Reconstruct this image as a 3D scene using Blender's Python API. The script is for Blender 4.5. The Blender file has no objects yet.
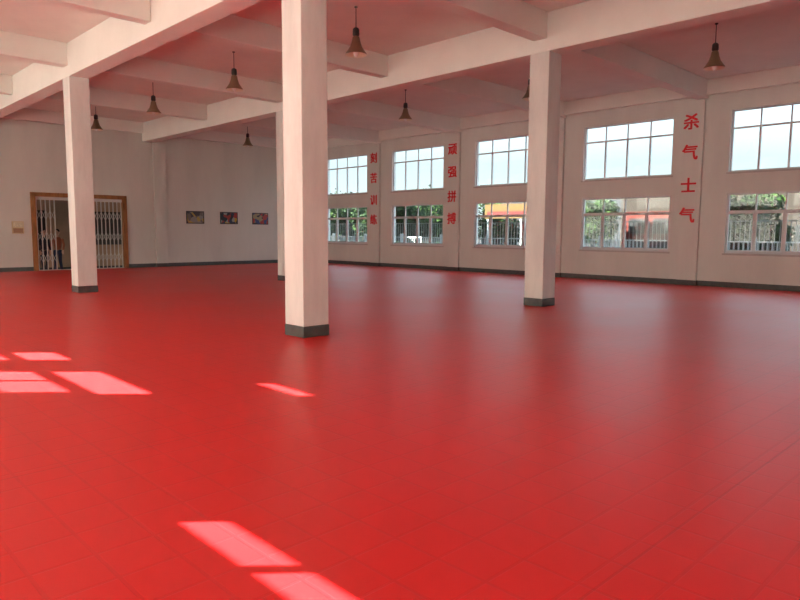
import bpy, math, random
from mathutils import Vector, Matrix
random.seed(4)
S=bpy.context.scene
try:
    S.view_settings.view_transform='Standard'; S.view_settings.look='None'
except Exception: pass
# ---------- layout (x = across the hall, y = along the hall) ----------
XW=20.86; XS=-2.4; YB=28.42; YF=-6.29; ZC=6.2
X1,X2=6.04,12.39; HW=.24
Y0,DY=8.26,4.85
YL=[Y0+DY*k for k in (-2,-1,0,1,2,3)]
# ---------- materials ----------
def mat(name,col,rough=.6,var=0,scale=3,bump=0,spec=.3,metal=0,streak=False):
    m=bpy.data.materials.new(name);m.use_nodes=True;n=m.node_tree.nodes;l=m.node_tree.links
    b=n['Principled BSDF'];b.inputs['Base Color'].default_value=(*col,1);b.inputs['Roughness'].default_value=rough
    b.inputs['Specular IOR Level'].default_value=spec;b.inputs['Metallic'].default_value=metal
    if var or bump:
        tc=n.new('ShaderNodeTexCoord');mp=n.new('ShaderNodeMapping');l.new(tc.outputs['Object'],mp.inputs[0])
        if streak: mp.inputs['Scale'].default_value=(1,1,.25)
        ns=n.new('ShaderNodeTexNoise');ns.inputs['Scale'].default_value=scale;ns.inputs['Detail'].default_value=6;ns.inputs['Roughness'].default_value=.65
        l.new(mp.outputs[0],ns.inputs[0])
        if var:
            r=n.new('ShaderNodeValToRGB');r.color_ramp.elements[0].position=.3;r.color_ramp.elements[1].position=.6
            r.color_ramp.elements[0].color=(*[c*(1-var) for c in col],1);r.color_ramp.elements[1].color=(*col,1)
            l.new(ns.outputs[0],r.inputs[0]);l.new(r.outputs[0],b.inputs['Base Color'])
        if bump:
            bp=n.new('ShaderNodeBump');bp.inputs['Strength'].default_value=bump;bp.inputs['Distance'].default_value=.02
            l.new(ns.outputs[0],bp.inputs['Height']);l.new(bp.outputs[0],b.inputs['Normal'])
    return m
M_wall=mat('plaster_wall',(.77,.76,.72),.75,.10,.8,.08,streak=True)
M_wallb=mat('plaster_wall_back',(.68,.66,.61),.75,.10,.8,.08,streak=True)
M_col=mat('painted_column',(.79,.78,.75),.6,.16,2.5,.08,streak=True)
M_ceil=mat('ceiling_paint',(.87,.83,.77),.7,.08,.7,.05)
M_beam=mat('beam_paint',(.86,.84,.79),.7,.06,.9,.05)
M_base=mat('base_gray',(.11,.12,.115),.5,.3,6)
M_frame=mat('aluminium_frame',(.70,.72,.73),.35,spec=.5)
M_bar=mat('security_bar',(.30,.31,.31),.4)
M_sill=mat('sill',(.55,.52,.5),.6,.1,4)
M_wood=mat('door_wood',(.38,.17,.06),.4,.35,9,streak=True)
M_gate=mat('gate_metal',(.62,.60,.56),.35,metal=.3)
M_red=mat('letter_red',(.75,.02,.03),.5)
M_bronze=mat('lamp_bronze',(.30,.23,.14),.3,metal=.6)
M_dark=mat('dark_metal',(.05,.045,.04),.45)
M_refl=mat('lamp_reflector',(.85,.8,.65),.3,metal=.4)
M_bulb=mat('lamp_glass',(.9,.9,.85),.15)
# thin glass
M_glass=bpy.data.materials.new('window_glass');M_glass.use_nodes=True
n=M_glass.node_tree.nodes;l=M_glass.node_tree.links;n.clear()
o=n.new('ShaderNodeOutputMaterial');mx=n.new('ShaderNodeMixShader');t=n.new('ShaderNodeBsdfTransparent');g=n.new('ShaderNodeBsdfGlossy')
t.inputs[0].default_value=(.92,.97,.97,1);g.inputs['Roughness'].default_value=.02;mx.inputs[0].default_value=.04
l.new(t.outputs[0],mx.inputs[1]);l.new(g.outputs[0],mx.inputs[2]);l.new(mx.outputs[0],o.inputs[0])
# frosted pane, added unseen to glow in the sun and fill the hall
M_fill_frost=bpy.data.materials.new('frosted_fill_pane');M_fill_frost.use_nodes=True
n=M_fill_frost.node_tree.nodes;l=M_fill_frost.node_tree.links;n.clear()
o=n.new('ShaderNodeOutputMaterial');mx=n.new('ShaderNodeMixShader');t=n.new('ShaderNodeBsdfTranslucent');g=n.new('ShaderNodeBsdfDiffuse')
t.inputs[0].default_value=(.405,.397,.375,1);g.inputs[0].default_value=(.85,.83,.8,1);mx.inputs[0].default_value=.2
l.new(t.outputs[0],mx.inputs[1]);l.new(g.outputs[0],mx.inputs[2]);l.new(mx.outputs[0],o.inputs[0])
# floor
M_floor=bpy.data.materials.new('red_sport_floor');M_floor.use_nodes=True
n=M_floor.node_tree.nodes;l=M_floor.node_tree.links;b=n['Principled BSDF']
tc=n.new('ShaderNodeTexCoord')
ns=n.new('ShaderNodeTexNoise');ns.inputs['Scale'].default_value=.5;ns.inputs['Detail'].default_value=5;l.new(tc.outputs['Object'],ns.inputs[0])
r=n.new('ShaderNodeValToRGB');r.color_ramp.elements[0].position=.35;r.color_ramp.elements[1].position=.65
r.color_ramp.elements[0].color=(.575,.008,.010,1);r.color_ramp.elements[1].color=(.61,.010,.012,1);l.new(ns.outputs[0],r.inputs[0])
def brick(w,h,ms,off=0,loc=(0,0,0)):
    mp=n.new('ShaderNodeMapping');mp.inputs['Location'].default_value=loc;l.new(tc.outputs['Object'],mp.inputs[0])
    k=n.new('ShaderNodeTexBrick');k.offset=off;k.inputs['Scale'].default_value=1;k.inputs['Brick Width'].default_value=w;k.inputs['Row Height'].default_value=h
    k.inputs['Mortar Size'].default_value=ms;k.inputs['Mortar Smooth'].default_value=.3
    k.inputs['Color1'].default_value=(1,1,1,1);k.inputs['Color2'].default_value=(1,1,1,1);k.inputs['Mortar'].default_value=(0,0,0,1)
    l.new(mp.outputs[0],k.inputs[0]);return k
k1=brick(.30,.30,.012,0,(.1,.02,0));k2=brick(16.5,3.3,.009,.5,(0,-1.4,0))
def math_(op,a,b_,c=None):
    q=n.new('ShaderNodeMath');q.operation=op
    for i,x in enumerate((a,b_,c)):
        if x is None: continue
        if isinstance(x,(int,float)): q.inputs[i].default_value=x
        else: l.new(x,q.inputs[i])
    return q.outputs[0]
fac=math_('ADD',math_('MULTIPLY',math_('SUBTRACT',1,k2.outputs[0]),.32),math_('MULTIPLY',math_('SUBTRACT',1,k1.outputs[0]),.17))
mm=n.new('ShaderNodeMix');mm.data_type='RGBA';mm.inputs[7].default_value=(.30,.010,.014,1)
l.new(fac,mm.inputs[0]);l.new(r.outputs[0],mm.inputs[6]);l.new(mm.outputs[2],b.inputs['Base Color'])
n2=n.new('ShaderNodeTexNoise');n2.inputs['Scale'].default_value=60;l.new(tc.outputs['Object'],n2.inputs[0])
hh=math_('MULTIPLY_ADD',n2.outputs[0],.3,math_('MULTIPLY_ADD',k1.outputs[0],.9,k2.outputs[0]))
bp=n.new('ShaderNodeBump');bp.inputs['Strength'].default_value=.3;bp.inputs['Distance'].default_value=.004;l.new(hh,bp.inputs['Height']);l.new(bp.outputs[0],b.inputs['Normal'])
mr=n.new('ShaderNodeMapRange');mr.inputs[3].default_value=.33;mr.inputs[4].default_value=.43;l.new(ns.outputs[0],mr.inputs[0]);l.new(mr.outputs[0],b.inputs['Roughness'])
b.inputs['Specular IOR Level'].default_value=.45
# ---------- mesh helpers ----------
def link(o,parent=None):
    S.collection.objects.link(o)
    if parent: o.parent=parent
    return o
def mesh(name,V,F,mats,mi=None,parent=None,smooth=False):
    m=bpy.data.meshes.new(name);m.from_pydata(V,[],F);m.update()
    for a in (mats if isinstance(mats,(list,tuple)) else [mats]): m.materials.append(a)
    if mi: m.polygons.foreach_set('material_index',mi)
    if smooth: m.polygons.foreach_set('use_smooth',[True]*len(m.polygons))
    return link(bpy.data.objects.new(name,m),parent)
class B:
    def __init__(s): s.V=[];s.F=[];s.I=[]
    def box(s,x0,x1,y0,y1,z0,z1,i=0):
        k=len(s.V)
        s.V+=[(x,y,z) for z in (z0,z1) for y in (y0,y1) for x in (x0,x1)]
        for f in ((0,2,3,1),(4,5,7,6),(0,1,5,4),(2,6,7,3),(0,4,6,2),(1,3,7,5)):
            s.F.append(tuple(k+a for a in f));s.I.append(i)
        return s
    def face(s,pts,i=0):
        k=len(s.V);s.V+=pts;s.F.append(tuple(range(k,k+len(pts))));s.I.append(i)
    def tube(s,p,q,r,i=0,seg=8):
        p=Vector(p);q=Vector(q);d=(q-p).normalized();a=d.orthogonal().normalized();c=d.cross(a);k=len(s.V)
        for e in (p,q):
            for j in range(seg):
                t=2*math.pi*j/seg;s.V.append(tuple(e+a*math.cos(t)*r+c*math.sin(t)*r))
        for j in range(seg):
            s.F.append((k+j,k+(j+1)%seg,k+seg+(j+1)%seg,k+seg+j));s.I.append(i)
        s.F.append(tuple(k+j for j in range(seg))[::-1]);s.I.append(i);s.F.append(tuple(k+seg+j for j in range(seg)));s.I.append(i)
    def lathe(s,c,prof,seg=24,i=0,sy=1):
        k=len(s.V)
        for r,z in prof:
            for j in range(seg):
                t=2*math.pi*j/seg;s.V.append((c[0]+r*math.cos(t),c[1]+r*math.sin(t)*sy,c[2]+z))
        for a in range(len(prof)-1):
            for j in range(seg):
                s.F.append((k+a*seg+j,k+a*seg+(j+1)%seg,k+(a+1)*seg+(j+1)%seg,k+(a+1)*seg+j));s.I.append(i)
    def make(s,name,mats,parent=None,smooth=False,bevel=0):
        o=mesh(name,s.V,s.F,mats,s.I,parent,smooth)
        if bevel:
            d=o.modifiers.new('bevel','BEVEL');d.width=bevel;d.segments=2;d.limit_method='ANGLE'
        return o
def sheet(a0,a1,z0,z1,holes,thick,P,name,m):
    """wall slab with rectangular holes; P(a,z,t)->xyz"""
    A=sorted({a0,a1,*[h[0] for h in holes],*[h[1] for h in holes]});Z=sorted({z0,z1,*[h[2] for h in holes],*[h[3] for h in holes]})
    def solid(i,j):
        if i<0 or j<0 or i>=len(A)-1 or j>=len(Z)-1: return False
        a=(A[i]+A[i+1])/2;z=(Z[j]+Z[j+1])/2
        return not any(h[0]<a<h[1] and h[2]<z<h[3] for h in holes)
    b=B()
    for i in range(len(A)-1):
        for j in range(len(Z)-1):
            if not solid(i,j): continue
            a,c,z,w=A[i],A[i+1],Z[j],Z[j+1]
            b.face([P(a,z,0),P(c,z,0),P(c,w,0),P(a,w,0)]);b.face([P(a,z,thick),P(a,w,thick),P(c,w,thick),P(c,z,thick)])
            if not solid(i-1,j): b.face([P(a,z,0),P(a,w,0),P(a,w,thick),P(a,z,thick)])
            if not solid(i+1,j): b.face([P(c,z,0),P(c,z,thick),P(c,w,thick),P(c,w,0)])
            if not solid(i,j-1): b.face([P(a,z,0),P(a,z,thick),P(c,z,thick),P(c,z,0)])
            if not solid(i,j+1): b.face([P(a,w,0),P(c,w,0),P(c,w,thick),P(a,w,thick)])
    return b.make(name,m)
# ---------- shell ----------
B().box(XS-.3,XW+.3,YF-.3,YB+.3,-.12,0).make('floor',M_floor)
B().box(XS-.3,XW+.3,YF-.3,YB+.3,ZC,ZC+.25).make('ceiling',M_ceil)
ZB1,ZT1,ZB2,ZT2=1.02,2.81,3.43,5.25
wc=[Y0+DY*(k+.5) for k in range(-3,4)];WH=1.57
holes=[(c-WH,c+WH,a,b_) for c in wc for a,b_ in ((ZB1,ZT1),(ZB2,ZT2))]
sheet(YF,YB,0,ZC,holes,.25,lambda a,z,t:(XW+t,a,z),'wall_right',M_wall)
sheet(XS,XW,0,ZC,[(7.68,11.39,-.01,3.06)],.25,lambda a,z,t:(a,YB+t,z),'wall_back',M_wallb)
sheet(XS,XW,0,ZC,[],.25,lambda a,z,t:(a,YF-t,z),'wall_front',M_wall)
hs=[(YF+.5,YB-.6,1.0,2.9),(YF+.5,YB-.6,3.3,5.3)]
sheet(YF,YB,0,ZC,hs,.12,lambda a,z,t:(XS-t,a,z),'wall_left',M_wall)
# pilasters on walls + baseboards
PA,PB=.10,.52
for i,y in enumerate(YL):
    B().box(XW-.1,XW,y-PA,y+PB,.0,5.66).make('trim_%d'%(i+1),M_wall,bevel=.01)
B().box(12.6,13.15,YB-.1,YB,0,5.75).make('trim_7',M_wallb,bevel=.01)
e=.16
b=B();b.box(XW-.02,XW,YF,YB,0,e)
for y in YL: b.box(XW-.12,XW-.02,y-PA-.02,y+PB+.02,0,e)
b.make('baseboard_right',M_base)
b=B();b.box(XS,7.68,YB-.02,YB,0,e).box(11.39,XW-.02,YB-.02,YB,0,e).box(12.58,13.17,YB-.12,YB-.02,0,e);b.make('baseboard_back',M_base)
B().box(XS,XS+.02,YF,YB-.02,0,e).make('baseboard_left',M_base)
B().box(XS+.02,XW-.02,YF,YF+.02,0,e).make('baseboard_front',M_base)
# columns
for k in (2,4,0):
    for x in (X1,X2):
        y=YL[k];b=B();b.box(x-HW,x+HW,y-HW,y+HW,.17,5.4,0);b.box(x-HW-.008,x+HW+.008,y-HW-.008,y+HW+.008,0,.17,1)
        b.make('column',[M_col,M_base],bevel=.012)
# beams
b=B()
for x in (X1,X2): b.box(x-.23,x+.23,YF,YB,5.4,ZC)
for y in YL:
    w=.17 if y in (YL[2],YL[4],YL[0]) else .14
    for a,c in ((XS,X1-.23),(X1+.23,X2-.23),(X2+.23,XW)): b.box(a,c,y-w,y+w,5.66,ZC)
b.box(XW-.18,XW,YF,YB,5.75,ZC).box(XS,XW,YB-.18,YB,5.75,ZC)
b.make('ceiling_beams',M_beam,bevel=.015)
# ---------- windows right ----------
for i,c in enumerate(wc):
    for lo,(z0,z1) in enumerate(((ZB1,ZT1),(ZB2,ZT2))):
        b=B();xa,xb=XW+.08,XW+.14;f=.05
        b.box(xa,xb,c-WH,c+WH,z0,z0+f).box(xa,xb,c-WH,c+WH,z1-f,z1)
        b.box(xa,xb,c-WH,c-WH+f,z0+f,z1-f).box(xa,xb,c+WH-f,c+WH,z0+f,z1-f)
        zt=z1-.56; b.box(xa,xb,c-WH+f,c+WH-f,zt,zt+f)
        for q in (-.5,0,.5):
            b.box(xa+.01,xb-.01,c+q*WH-.02,c+q*WH+.02,zt+f,z1-f)
            b.box(xa,xb,c+q*WH-.028,c+q*WH+.028,z0+f,zt)
        if not lo:   # sliding sash rails
            for q in (-1,-.5,0,.5):
                y0=c+q*WH+.03;y1=y0+WH*.5-.06
                b.box(xa-.02,xa,y0,y1,z0+f,z0+f+.05).box(xa-.02,xa,y0,y1,zt-.05,zt)
                b.box(xa-.02,xa,y0,y0+.03,z0+f+.05,zt-.05).box(xa-.02,xa,y1-.03,y1,z0+f+.05,zt-.05)
        b.box(xa+.027,xa+.033,c-WH+f,c+WH-f,z0+f,z1-f,1)
        if not lo:
            yy=c-WH+.08
            while yy<c+WH-.05: b.box(XW+.2,XW+.215,yy,yy+.018,z0,z0+1.0,2);yy+=.135
            for zz in (z0+.08,z0+.95): b.box(XW+.195,XW+.2,c-WH,c+WH,zz,zz+.03,2)
        b.box(XW-.03,XW+.08,c-WH-.05,c+WH+.05,z0-.05,z0,3)
        b.make('window_%d'%(i*2+lo+1),[M_frame,M_glass,M_bar,M_sill])
# ---------- sunny side windows (unseen: frosted panes added for fill, slots shaped for sun patches) ----------
k=.555
def slot(ua,ub,sa,sb): return (ua+.054,ub+.054,(sa+.06)*k,(sb+.06)*k)
slots=[slot(*a) for a in ((10.83,12.22,4.70,5.12),(10.95,11.58,4.05,4.53),(11.67,12.23,4.05,4.53),(13.18,13.83,4.70,5.10),(13.18,13.83,4.05,4.53),
 (6.25,6.91,3.97,4.17),(5.45,6.15,3.97,4.17),(10.7,11.38,6.09,6.20))]
for j,(z0,z1) in enumerate(((1.0,2.9),(3.3,5.3))):
    sl=[s for s in slots if z0<s[2]<z1]
    o=sheet(YF+.5,YB-.6,z0,z1,sl,.01,lambda a,z,t:(XS-.06-t,a,z),'window_%d'%(15+j),M_fill_frost)  # translucent sheet, added to spread sunlight into the hall
    b=B()
    for s in range(17):
        y=YF+.5+s*(YB-YF-1.1)/16
        if any(h[0]-.06<y<h[1]+.06 for h in sl): continue
        b.box(XS-.055,XS-.02,y-.03,y+.03,z0,z1)
    b.box(XS-.055,XS-.02,YF+.5,YB-.6,z0,z0+.05).box(XS-.055,XS-.02,YF+.5,YB-.6,z1-.05,z1)
    b.make('mullions',M_frame,parent=o)
# ---------- door ----------
b=B();y0,y1=YB-.05,YB+.2
b.box(7.68,7.86,y0,y1,0,3.0).box(11.21,11.39,y0,y1,0,3.0).box(7.68,11.39,y0,y1,2.9,3.06)
door=b.make('door_1',M_wood,bevel=.01)
b=B();yg=YB+.06
b.box(7.86,11.21,yg-.02,yg+.02,2.78,2.9).box(7.86,11.21,yg-.02,yg+.02,.0,.03)
N=20;st=(11.17-7.9)/N
for i in range(N+1):
    x=7.9+i*st
    if 8.6<x<9.75: continue
    b.box(x-.016,x+.016,yg-.016,yg+.016,.03,2.78)
    if i<N and not(8.6<x+st<9.75):
        for zc in (.5,1.35,2.2):
            b.tube((x,yg-.02,zc-.18),(x+st,yg-.02,zc+.18),.008,seg=6);b.tube((x,yg+.02,zc+.18),(x+st,yg+.02,zc-.18),.008,seg=6)
b.make('folding_gate',M_gate,parent=door)
# ---------- pictures, notice box ----------
def artmat(name,cols,sc):
    m=bpy.data.materials.new(name);m.use_nodes=True;n=m.node_tree.nodes;l=m.node_tree.links;b=n['Principled BSDF']
    tc=n.new('ShaderNodeTexCoord');v=n.new('ShaderNodeTexVoronoi');v.inputs['Scale'].default_value=sc
    l.new(tc.outputs['Object'],v.inputs[0]);r=n.new('ShaderNodeValToRGB');r.color_ramp.interpolation='CONSTANT'
    sp=n.new('ShaderNodeSeparateColor');l.new(v.outputs['Color'],sp.inputs[0]);l.new(sp.outputs[0],r.inputs[0])
    E=r.color_ramp.elements
    E[0].color=(*cols[0],1);E[1].position=1/len(cols);E[1].color=(*cols[1],1)
    for i,c in enumerate(cols[2:]): e_=E.new((i+2)/len(cols));e_.color=(*c,1)
    l.new(r.outputs[0],b.inputs['Base Color']);b.inputs['Roughness'].default_value=.3
    return m
arts=[artmat('picture_a',[(.18,.16,.13),(.45,.33,.08),(.07,.07,.07),(.28,.27,.24)],5),
      artmat('picture_b',[(.02,.02,.03),(.50,.28,.03),(.35,.04,.03),(.3,.3,.27),(.03,.04,.08)],6),
      artmat('picture_c',[(.03,.02,.03),(.40,.03,.03),(.04,.06,.2),(.35,.27,.15)],6)]
for (a,c),m in zip(((14.08,14.95),(15.78,16.71),(17.52,18.43)),arts):
    b=B();z0,z1=1.93,2.5
    b.box(a,c,YB-.03,YB,z0,z1,0).box(a+.04,c-.04,YB-.034,YB-.03,z0+.04,z1-.04,1)
    b.make('framed_picture',[M_dark,m])
b=B();b.box(7.0,7.4,YB-.05,YB,1.45,1.92,0).box(7.03,7.37,YB-.056,YB-.05,1.7,1.89,1).box(7.03,7.37,YB-.056,YB-.05,1.48,1.66,2)
b.make('notice_box',[mat('notice_beige',(.62,.5,.3),.5),mat('notice_paper',(.75,.68,.5),.6,.4,20),mat('notice_brown',(.35,.2,.12),.5)],bevel=.006)
# ---------- red slogans ----------
R4=Matrix(((0,0,-1),(-1,0,0),(0,1,0))).to_4x4()
def slogan(y,txt):
    e=bpy.data.objects.new('slogan_lettering',None);link(e);e.location=(XW-.105,y,3.6)
    for ch,z in zip(txt,(4.98,4.06,3.05,2.14)):
        c=bpy.data.curves.new('char','FONT');c.body=ch;c.size=.49;c.extrude=.003;c.align_x='CENTER';c.align_y='CENTER';c.materials.append(M_red)
        for j,(dx,dz) in enumerate(((-.013,-.010),(.013,-.010),(-.013,.010),(.013,.010))):   # bold strokes
            o=bpy.data.objects.new('character',c);link(o,e)
            o.matrix_local=Matrix.Translation((-.0015*j,dx,z-3.6+dz))@R4
slogan(YL[2]+.27,'杀气士气');slogan(YL[4]+.27,'顽强拼搏');slogan(YL[5]+.27,'刻苦训练')
# ---------- lamps ----------
def lamp(x,y):
    b=B();Z=ZC-.06
    b.lathe((x,y,ZC),[(0.001,0),(.035,0),(.035,-.02),(.009,-.03),(.009,-.42)],i=1)
    b.lathe((x,y,Z),[(.009,-.35),(.05,-.37),(.065,-.39),(.07,-.50),(.055,-.53)],i=1)
    b.lathe((x,y,Z),[(.055,-.53),(.075,-.56),(.09,-.64),(.125,-.74),(.185,-.83),(.215,-.87),(.225,-.90)],i=0)
    b.lathe((x,y,Z),[(.225,-.90),(.20,-.865),(.17,-.82),(.11,-.73),(.075,-.64),(.05,-.58),(.001,-.57)],i=2)
    b.lathe((x,y,Z),[(.03,-.58),(.05,-.66),(.06,-.78),(.055,-.88),(.035,-.93),(.001,-.95)],i=3)
    b.make('pendant_lamp',[M_bronze,M_dark,M_refl,M_bulb],smooth=True)
for kk in (-1,0,1,2,3): lamp(9.13,Y0+DY*(kk+.5)+.02); lamp(15.41,Y0+DY*(kk-.5)+.06 if kk>=0 else Y0-DY*1.5)
lamp(15.41,Y0+DY*3.5)
# ---------- outdoors ----------
M_ground=mat('outdoor_ground',(.03,.028,.026),.9,.3,.3)
B().box(-60,160,-80,160,-.5,-.15).make('ground',M_ground)
M_leaf=mat('leaves',(.008,.019,.005),.6,.6,1.5,spec=.1);M_leaf2=mat('leaves_light',(.020,.040,.008),.6,.5,1.5,spec=.1);M_bark=mat('bark',(.02,.015,.011),.9,.4,8)
def tree(x,y,h,r,nl=3600):
    b=B();b.tube((x,y,-.15),(x+.1,y,h*.55),.13,0);b.tube((x+.1,y,h*.5),(x+r*.5,y+.3,h*.8),.07,0);b.tube((x+.1,y,h*.5),(x-r*.4,y-.5,h*.8),.07,0)
    bl=[(x+random.uniform(-r,r)*.6,y+random.uniform(-r,r)*.75,h*random.uniform(.4,.88),r*random.uniform(.35,.6)) for _ in range(11)]
    for _ in range(nl):
        c=random.choice(bl);d=Vector((random.gauss(0,1),random.gauss(0,1),random.gauss(0,1))).normalized()*c[3]*random.uniform(.6,1.05)
        p=Vector(c[:3])+d;s=random.uniform(.08,.18);u=Vector((random.gauss(0,1),random.gauss(0,1),random.gauss(0,1))).normalized();v=u.orthogonal().normalized()
        b.face([tuple(p-u*s),tuple(p+v*s*.6),tuple(p+u*s),tuple(p-v*s*.6)],1 if random.random()<.6 else 2)
    b.make('tree',[M_bark,M_leaf,M_leaf2])
for a in ((33,40,4.0,2.6),(31,35.5,3.8,2.2),(32,31,4.0,2.6),(36,27.5,3.4,1.6),(35,19.8,3.8,1.6),(28,9.6,3.5,1.7),(36,33,4.0,2.2),(40,44,4.4,3),(30,38,3.4,1.9),(29,28.6,3.3,1.5),(38,50,4.6,3),(44,25,3.6,2)): tree(*a)
b=B();y=-10
while y<60: b.box(25.5,25.53,y,y+.03,-.15,1.35);y+=.16
b.box(25.48,25.55,-10,60,1.3,1.35).box(25.48,25.55,-10,60,.1,.15)
for yy in range(-10,61,3): b.box(25.45,25.6,yy,yy+.14,-.15,1.5)
b.make('railing_fence',M_bar)
def building(x,y0,y1,h,col,fl=3):
    b=B();b.box(x,x+10,y0,y1,-.15,h)
    for f_ in range(int(h/fl)):
        y=y0+1
        while y+1.6<y1: b.box(x-.03,x+.05,y,y+1.5,f_*fl+1,f_*fl+2.4,1);b.box(x-.12,x-.03,y-.1,y+1.6,f_*fl+.9,f_*fl+1,0);y+=2.9
    b.box(x-.3,x+10.3,y0-.3,y1+.3,h,h+.35)
    b.make('building',[mat('facade',col,.8,.15,.3,spec=.05),mat('facade_window',(.002,.0025,.003),.5,spec=.05)])
building(62,14,32,5.2,(.013,.010,.008));building(75,36,60,8,(.013,.014,.016));building(66,62,90,6,(.012,.011,.009));building(90,-5,24,9,(.013,.014,.016))
b=B();b.box(34,34.1,21.5,27,2.5,3.4,0).box(33.98,34,21.7,26.8,2.65,2.95,1)
for yy in (21.6,24.2,26.8): b.box(34.1,34.2,yy,yy+.1,-.15,3.4,2)
b.make('roadside_banner',[mat('banner_yellow',(.032,.016,.002),.6,spec=.05),mat('banner_red',(.03,.0015,.0015),.6,spec=.05),M_bar])
b=B();b.box(38,40.2,16.4,19.4,.35,2.9,0).box(37.97,38,16.6,17.6,1.6,2.5,1).box(37.97,38,17.9,19.1,1.6,2.5,1).box(37.98,38,16.4,19.4,.6,1.1,2)
for yy in (17,18.8): b.tube((37.95,yy,.2),(38.3,yy,.2),.38,1,16)
b.make('delivery_van',[mat('van_red',(.035,.004,.002),.6,spec=.05),mat('van_glass',(.004,.004,.004),.5,spec=.05),mat('van_white',(.03,.03,.03),.6,spec=.05)],bevel=.04)
# outside the door: wall and roof added to block sun and darken the view
b=B();yy=YB+5
b.box(-14,24,yy,yy+.4,-.15,6.2,0)  # backdrop wall, made tall to keep sun out of the doorway
for xx in (1,4.5,8,11.5,15,18.5): b.box(xx,xx+1.6,yy-.04,yy,.9,2.5,1).box(xx-.1,xx+1.7,yy-.1,yy-.04,.8,.9,0)
b.make('sun_block_outbuilding',[mat('sun_block_plaster',(.40,.27,.18),.8,.2,1),M_dark])
b=B();b.box(3.0,16.5,YB+.26,YB+4.9,3.2,3.35)  # added roof slab, keeps sun off the door opening
for xx in (3.1,16.3): b.box(xx,xx+.1,YB+2.4,YB+2.5,-.15,3.2)
b.make('sun_block_canopy',M_sill)
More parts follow.
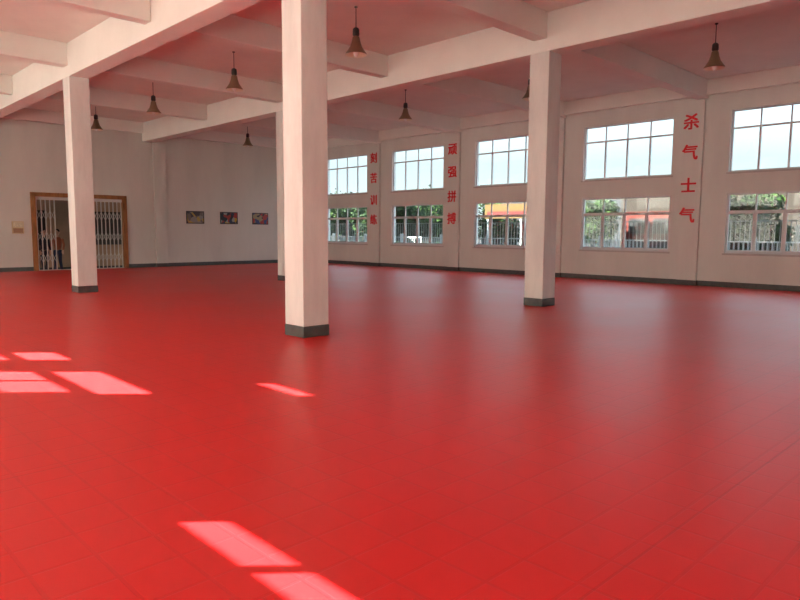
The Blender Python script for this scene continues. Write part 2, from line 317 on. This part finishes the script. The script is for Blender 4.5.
# ---------- people outside the gate ----------
M_skin=mat('skin',(.6,.36,.26),.5);M_hair=mat('hair',(.015,.012,.01),.5)
def person(x,y,rot,top,leg,stride=.08):
    e=bpy.data.objects.new('standing_person',None);link(e);e.location=(x,y,-.15);e.rotation_euler=(0,0,rot)
    def ch(name,pts,rad,m):
        me=bpy.data.meshes.new(name);me.from_pydata(pts,[(i,i+1) for i in range(len(pts)-1)],[]);o=bpy.data.objects.new(name,me);link(o,e);me.materials.append(m)
        s=o.modifiers.new('skin','SKIN')
        for v,r_ in zip(me.skin_vertices[0].data,rad): v.radius=r_
        s.use_smooth_shade=True;q=o.modifiers.new('sub','SUBSURF');q.levels=2;q.render_levels=2
    ch('torso',[(0,0,.92),(0,0,1.05),(0,.01,1.25),(0,0,1.42),(0,0,1.47)],[(.16,.11),(.15,.105),(.18,.12),(.17,.1),(.07,.06)],top)
    ch('neck',[(0,0,1.42),(0,-.01,1.55)],[(.055,.055),(.05,.05)],M_skin)
    for sgn in (-1,1):
        d=sgn*stride
        ch('leg',[(sgn*.09,0,.95),(sgn*.10,-.02-d*.3,.5),(sgn*.10,d,.09)],[(.10,.10),(.07,.07),(.05,.05)],leg)
        ch('shoe',[(sgn*.10,d+.04,.05),(sgn*.10,d-.16,.04)],[(.045,.045),(.04,.035)],M_dark)
        ch('sleeve',[(sgn*.19,0,1.40),(sgn*.25,.02,1.13),(sgn*.24,-.06,.92)],[(.06,.06),(.048,.048),(.038,.038)],top)
        ch('palm',[(sgn*.24,-.06,.93),(sgn*.24,-.08,.84)],[(.028,.02),(.035,.016)],M_skin)
        for q in range(4): ch('finger',[(sgn*.24+(q-1.5)*.018,-.08,.85),(sgn*.24+(q-1.5)*.02,-.09,.79),(sgn*.24+(q-1.5)*.02,-.085,.75-.01*(q%2))],[(.009,.009)]*3,M_skin)
        ch('thumb',[(sgn*.24-sgn*.02,-.09,.89),(sgn*.24-sgn*.045,-.11,.82)],[(.011,.011),(.009,.009)],M_skin)
    b=B();P=[(.001,-.13),(.05,-.12),(.075,-.07),(.085,0),(.082,.05),(.06,.10),(.001,.125)]
    b.lathe((0,-.01,1.65),P,16,0,1.15);b.lathe((0,.012,1.665),[(.086,-.03),(.094,.02),(.088,.07),(.06,.115),(.001,.135)],16,1,1.12)
    b.tube((0,-.10,1.66),(0,-.125,1.62),.014,0);b.tube((-.035,-.098,1.665),(-.035,-.106,1.665),.012,1);b.tube((.035,-.098,1.665),(.035,-.106,1.665),.012,1);b.tube((-.025,-.095,1.585),(.025,-.095,1.585),.008,2)
    for sgn in (-1,1): b.tube((sgn*.08,0,1.67),(sgn*.1,.01,1.64),.022,0)
    b.make('head',[M_skin,M_hair,mat('lips',(.35,.1,.08))],parent=e,smooth=True)
person(8.35,YB+.9,.4,mat('jacket_dark',(.03,.03,.045)),mat('trousers',(.04,.04,.05)))
person(8.95,YB+1.2,-.7,mat('jacket_brown',(.35,.12,.06)),mat('trousers_b',(.03,.04,.08)))
# ---------- light ----------
w=bpy.data.worlds.new('World');S.world=w;w.use_nodes=True;n=w.node_tree.nodes;l=w.node_tree.links
bg=n['Background'];tc=n.new('ShaderNodeTexCoord');sp=n.new('ShaderNodeSeparateXYZ');l.new(tc.outputs['Generated'],sp.inputs[0])
r=n.new('ShaderNodeValToRGB');l.new(sp.outputs[2],r.inputs[0])
E=r.color_ramp.elements;E[0].position=0;E[0].color=(.25,.27,.27,1)
E[1].position=.5;E[1].color=(.72,.85,1,1)
a=E.new(.10);a.color=(.21,.245,.255,1);a=E.new(.25);a.color=(.46,.53,.58,1)
l.new(r.outputs[0],bg.inputs[0]);bg.inputs[1].default_value=5
sd=bpy.data.lights.new('sun','SUN');sd.energy=148;sd.angle=.005;sd.color=(1,.955,.885);so=link(bpy.data.objects.new('sun',sd))
so.rotation_euler=Vector((1,-.9,-k)).to_track_quat('-Z','Y').to_euler()
# ---------- camera ----------
f,pt,ro,th=657.18,.103,.006,.773
F=Vector((math.sin(th)*math.cos(pt),math.cos(th)*math.cos(pt),-math.sin(pt)));R=Vector((math.cos(th),-math.sin(th),0));U=R.cross(F)
R2=R*math.cos(ro)+U*math.sin(ro);U2=-R*math.sin(ro)+U*math.cos(ro)
cd=bpy.data.cameras.new('camera');cd.sensor_width=36;cd.lens=f*36/800;cd.clip_end=500;co=link(bpy.data.objects.new('camera',cd))
co.matrix_world=Matrix(((R2.x,U2.x,-F.x,0),(R2.y,U2.y,-F.y,0),(R2.z,U2.z,-F.z,1.6),(0,0,0,1)))
S.camera=co
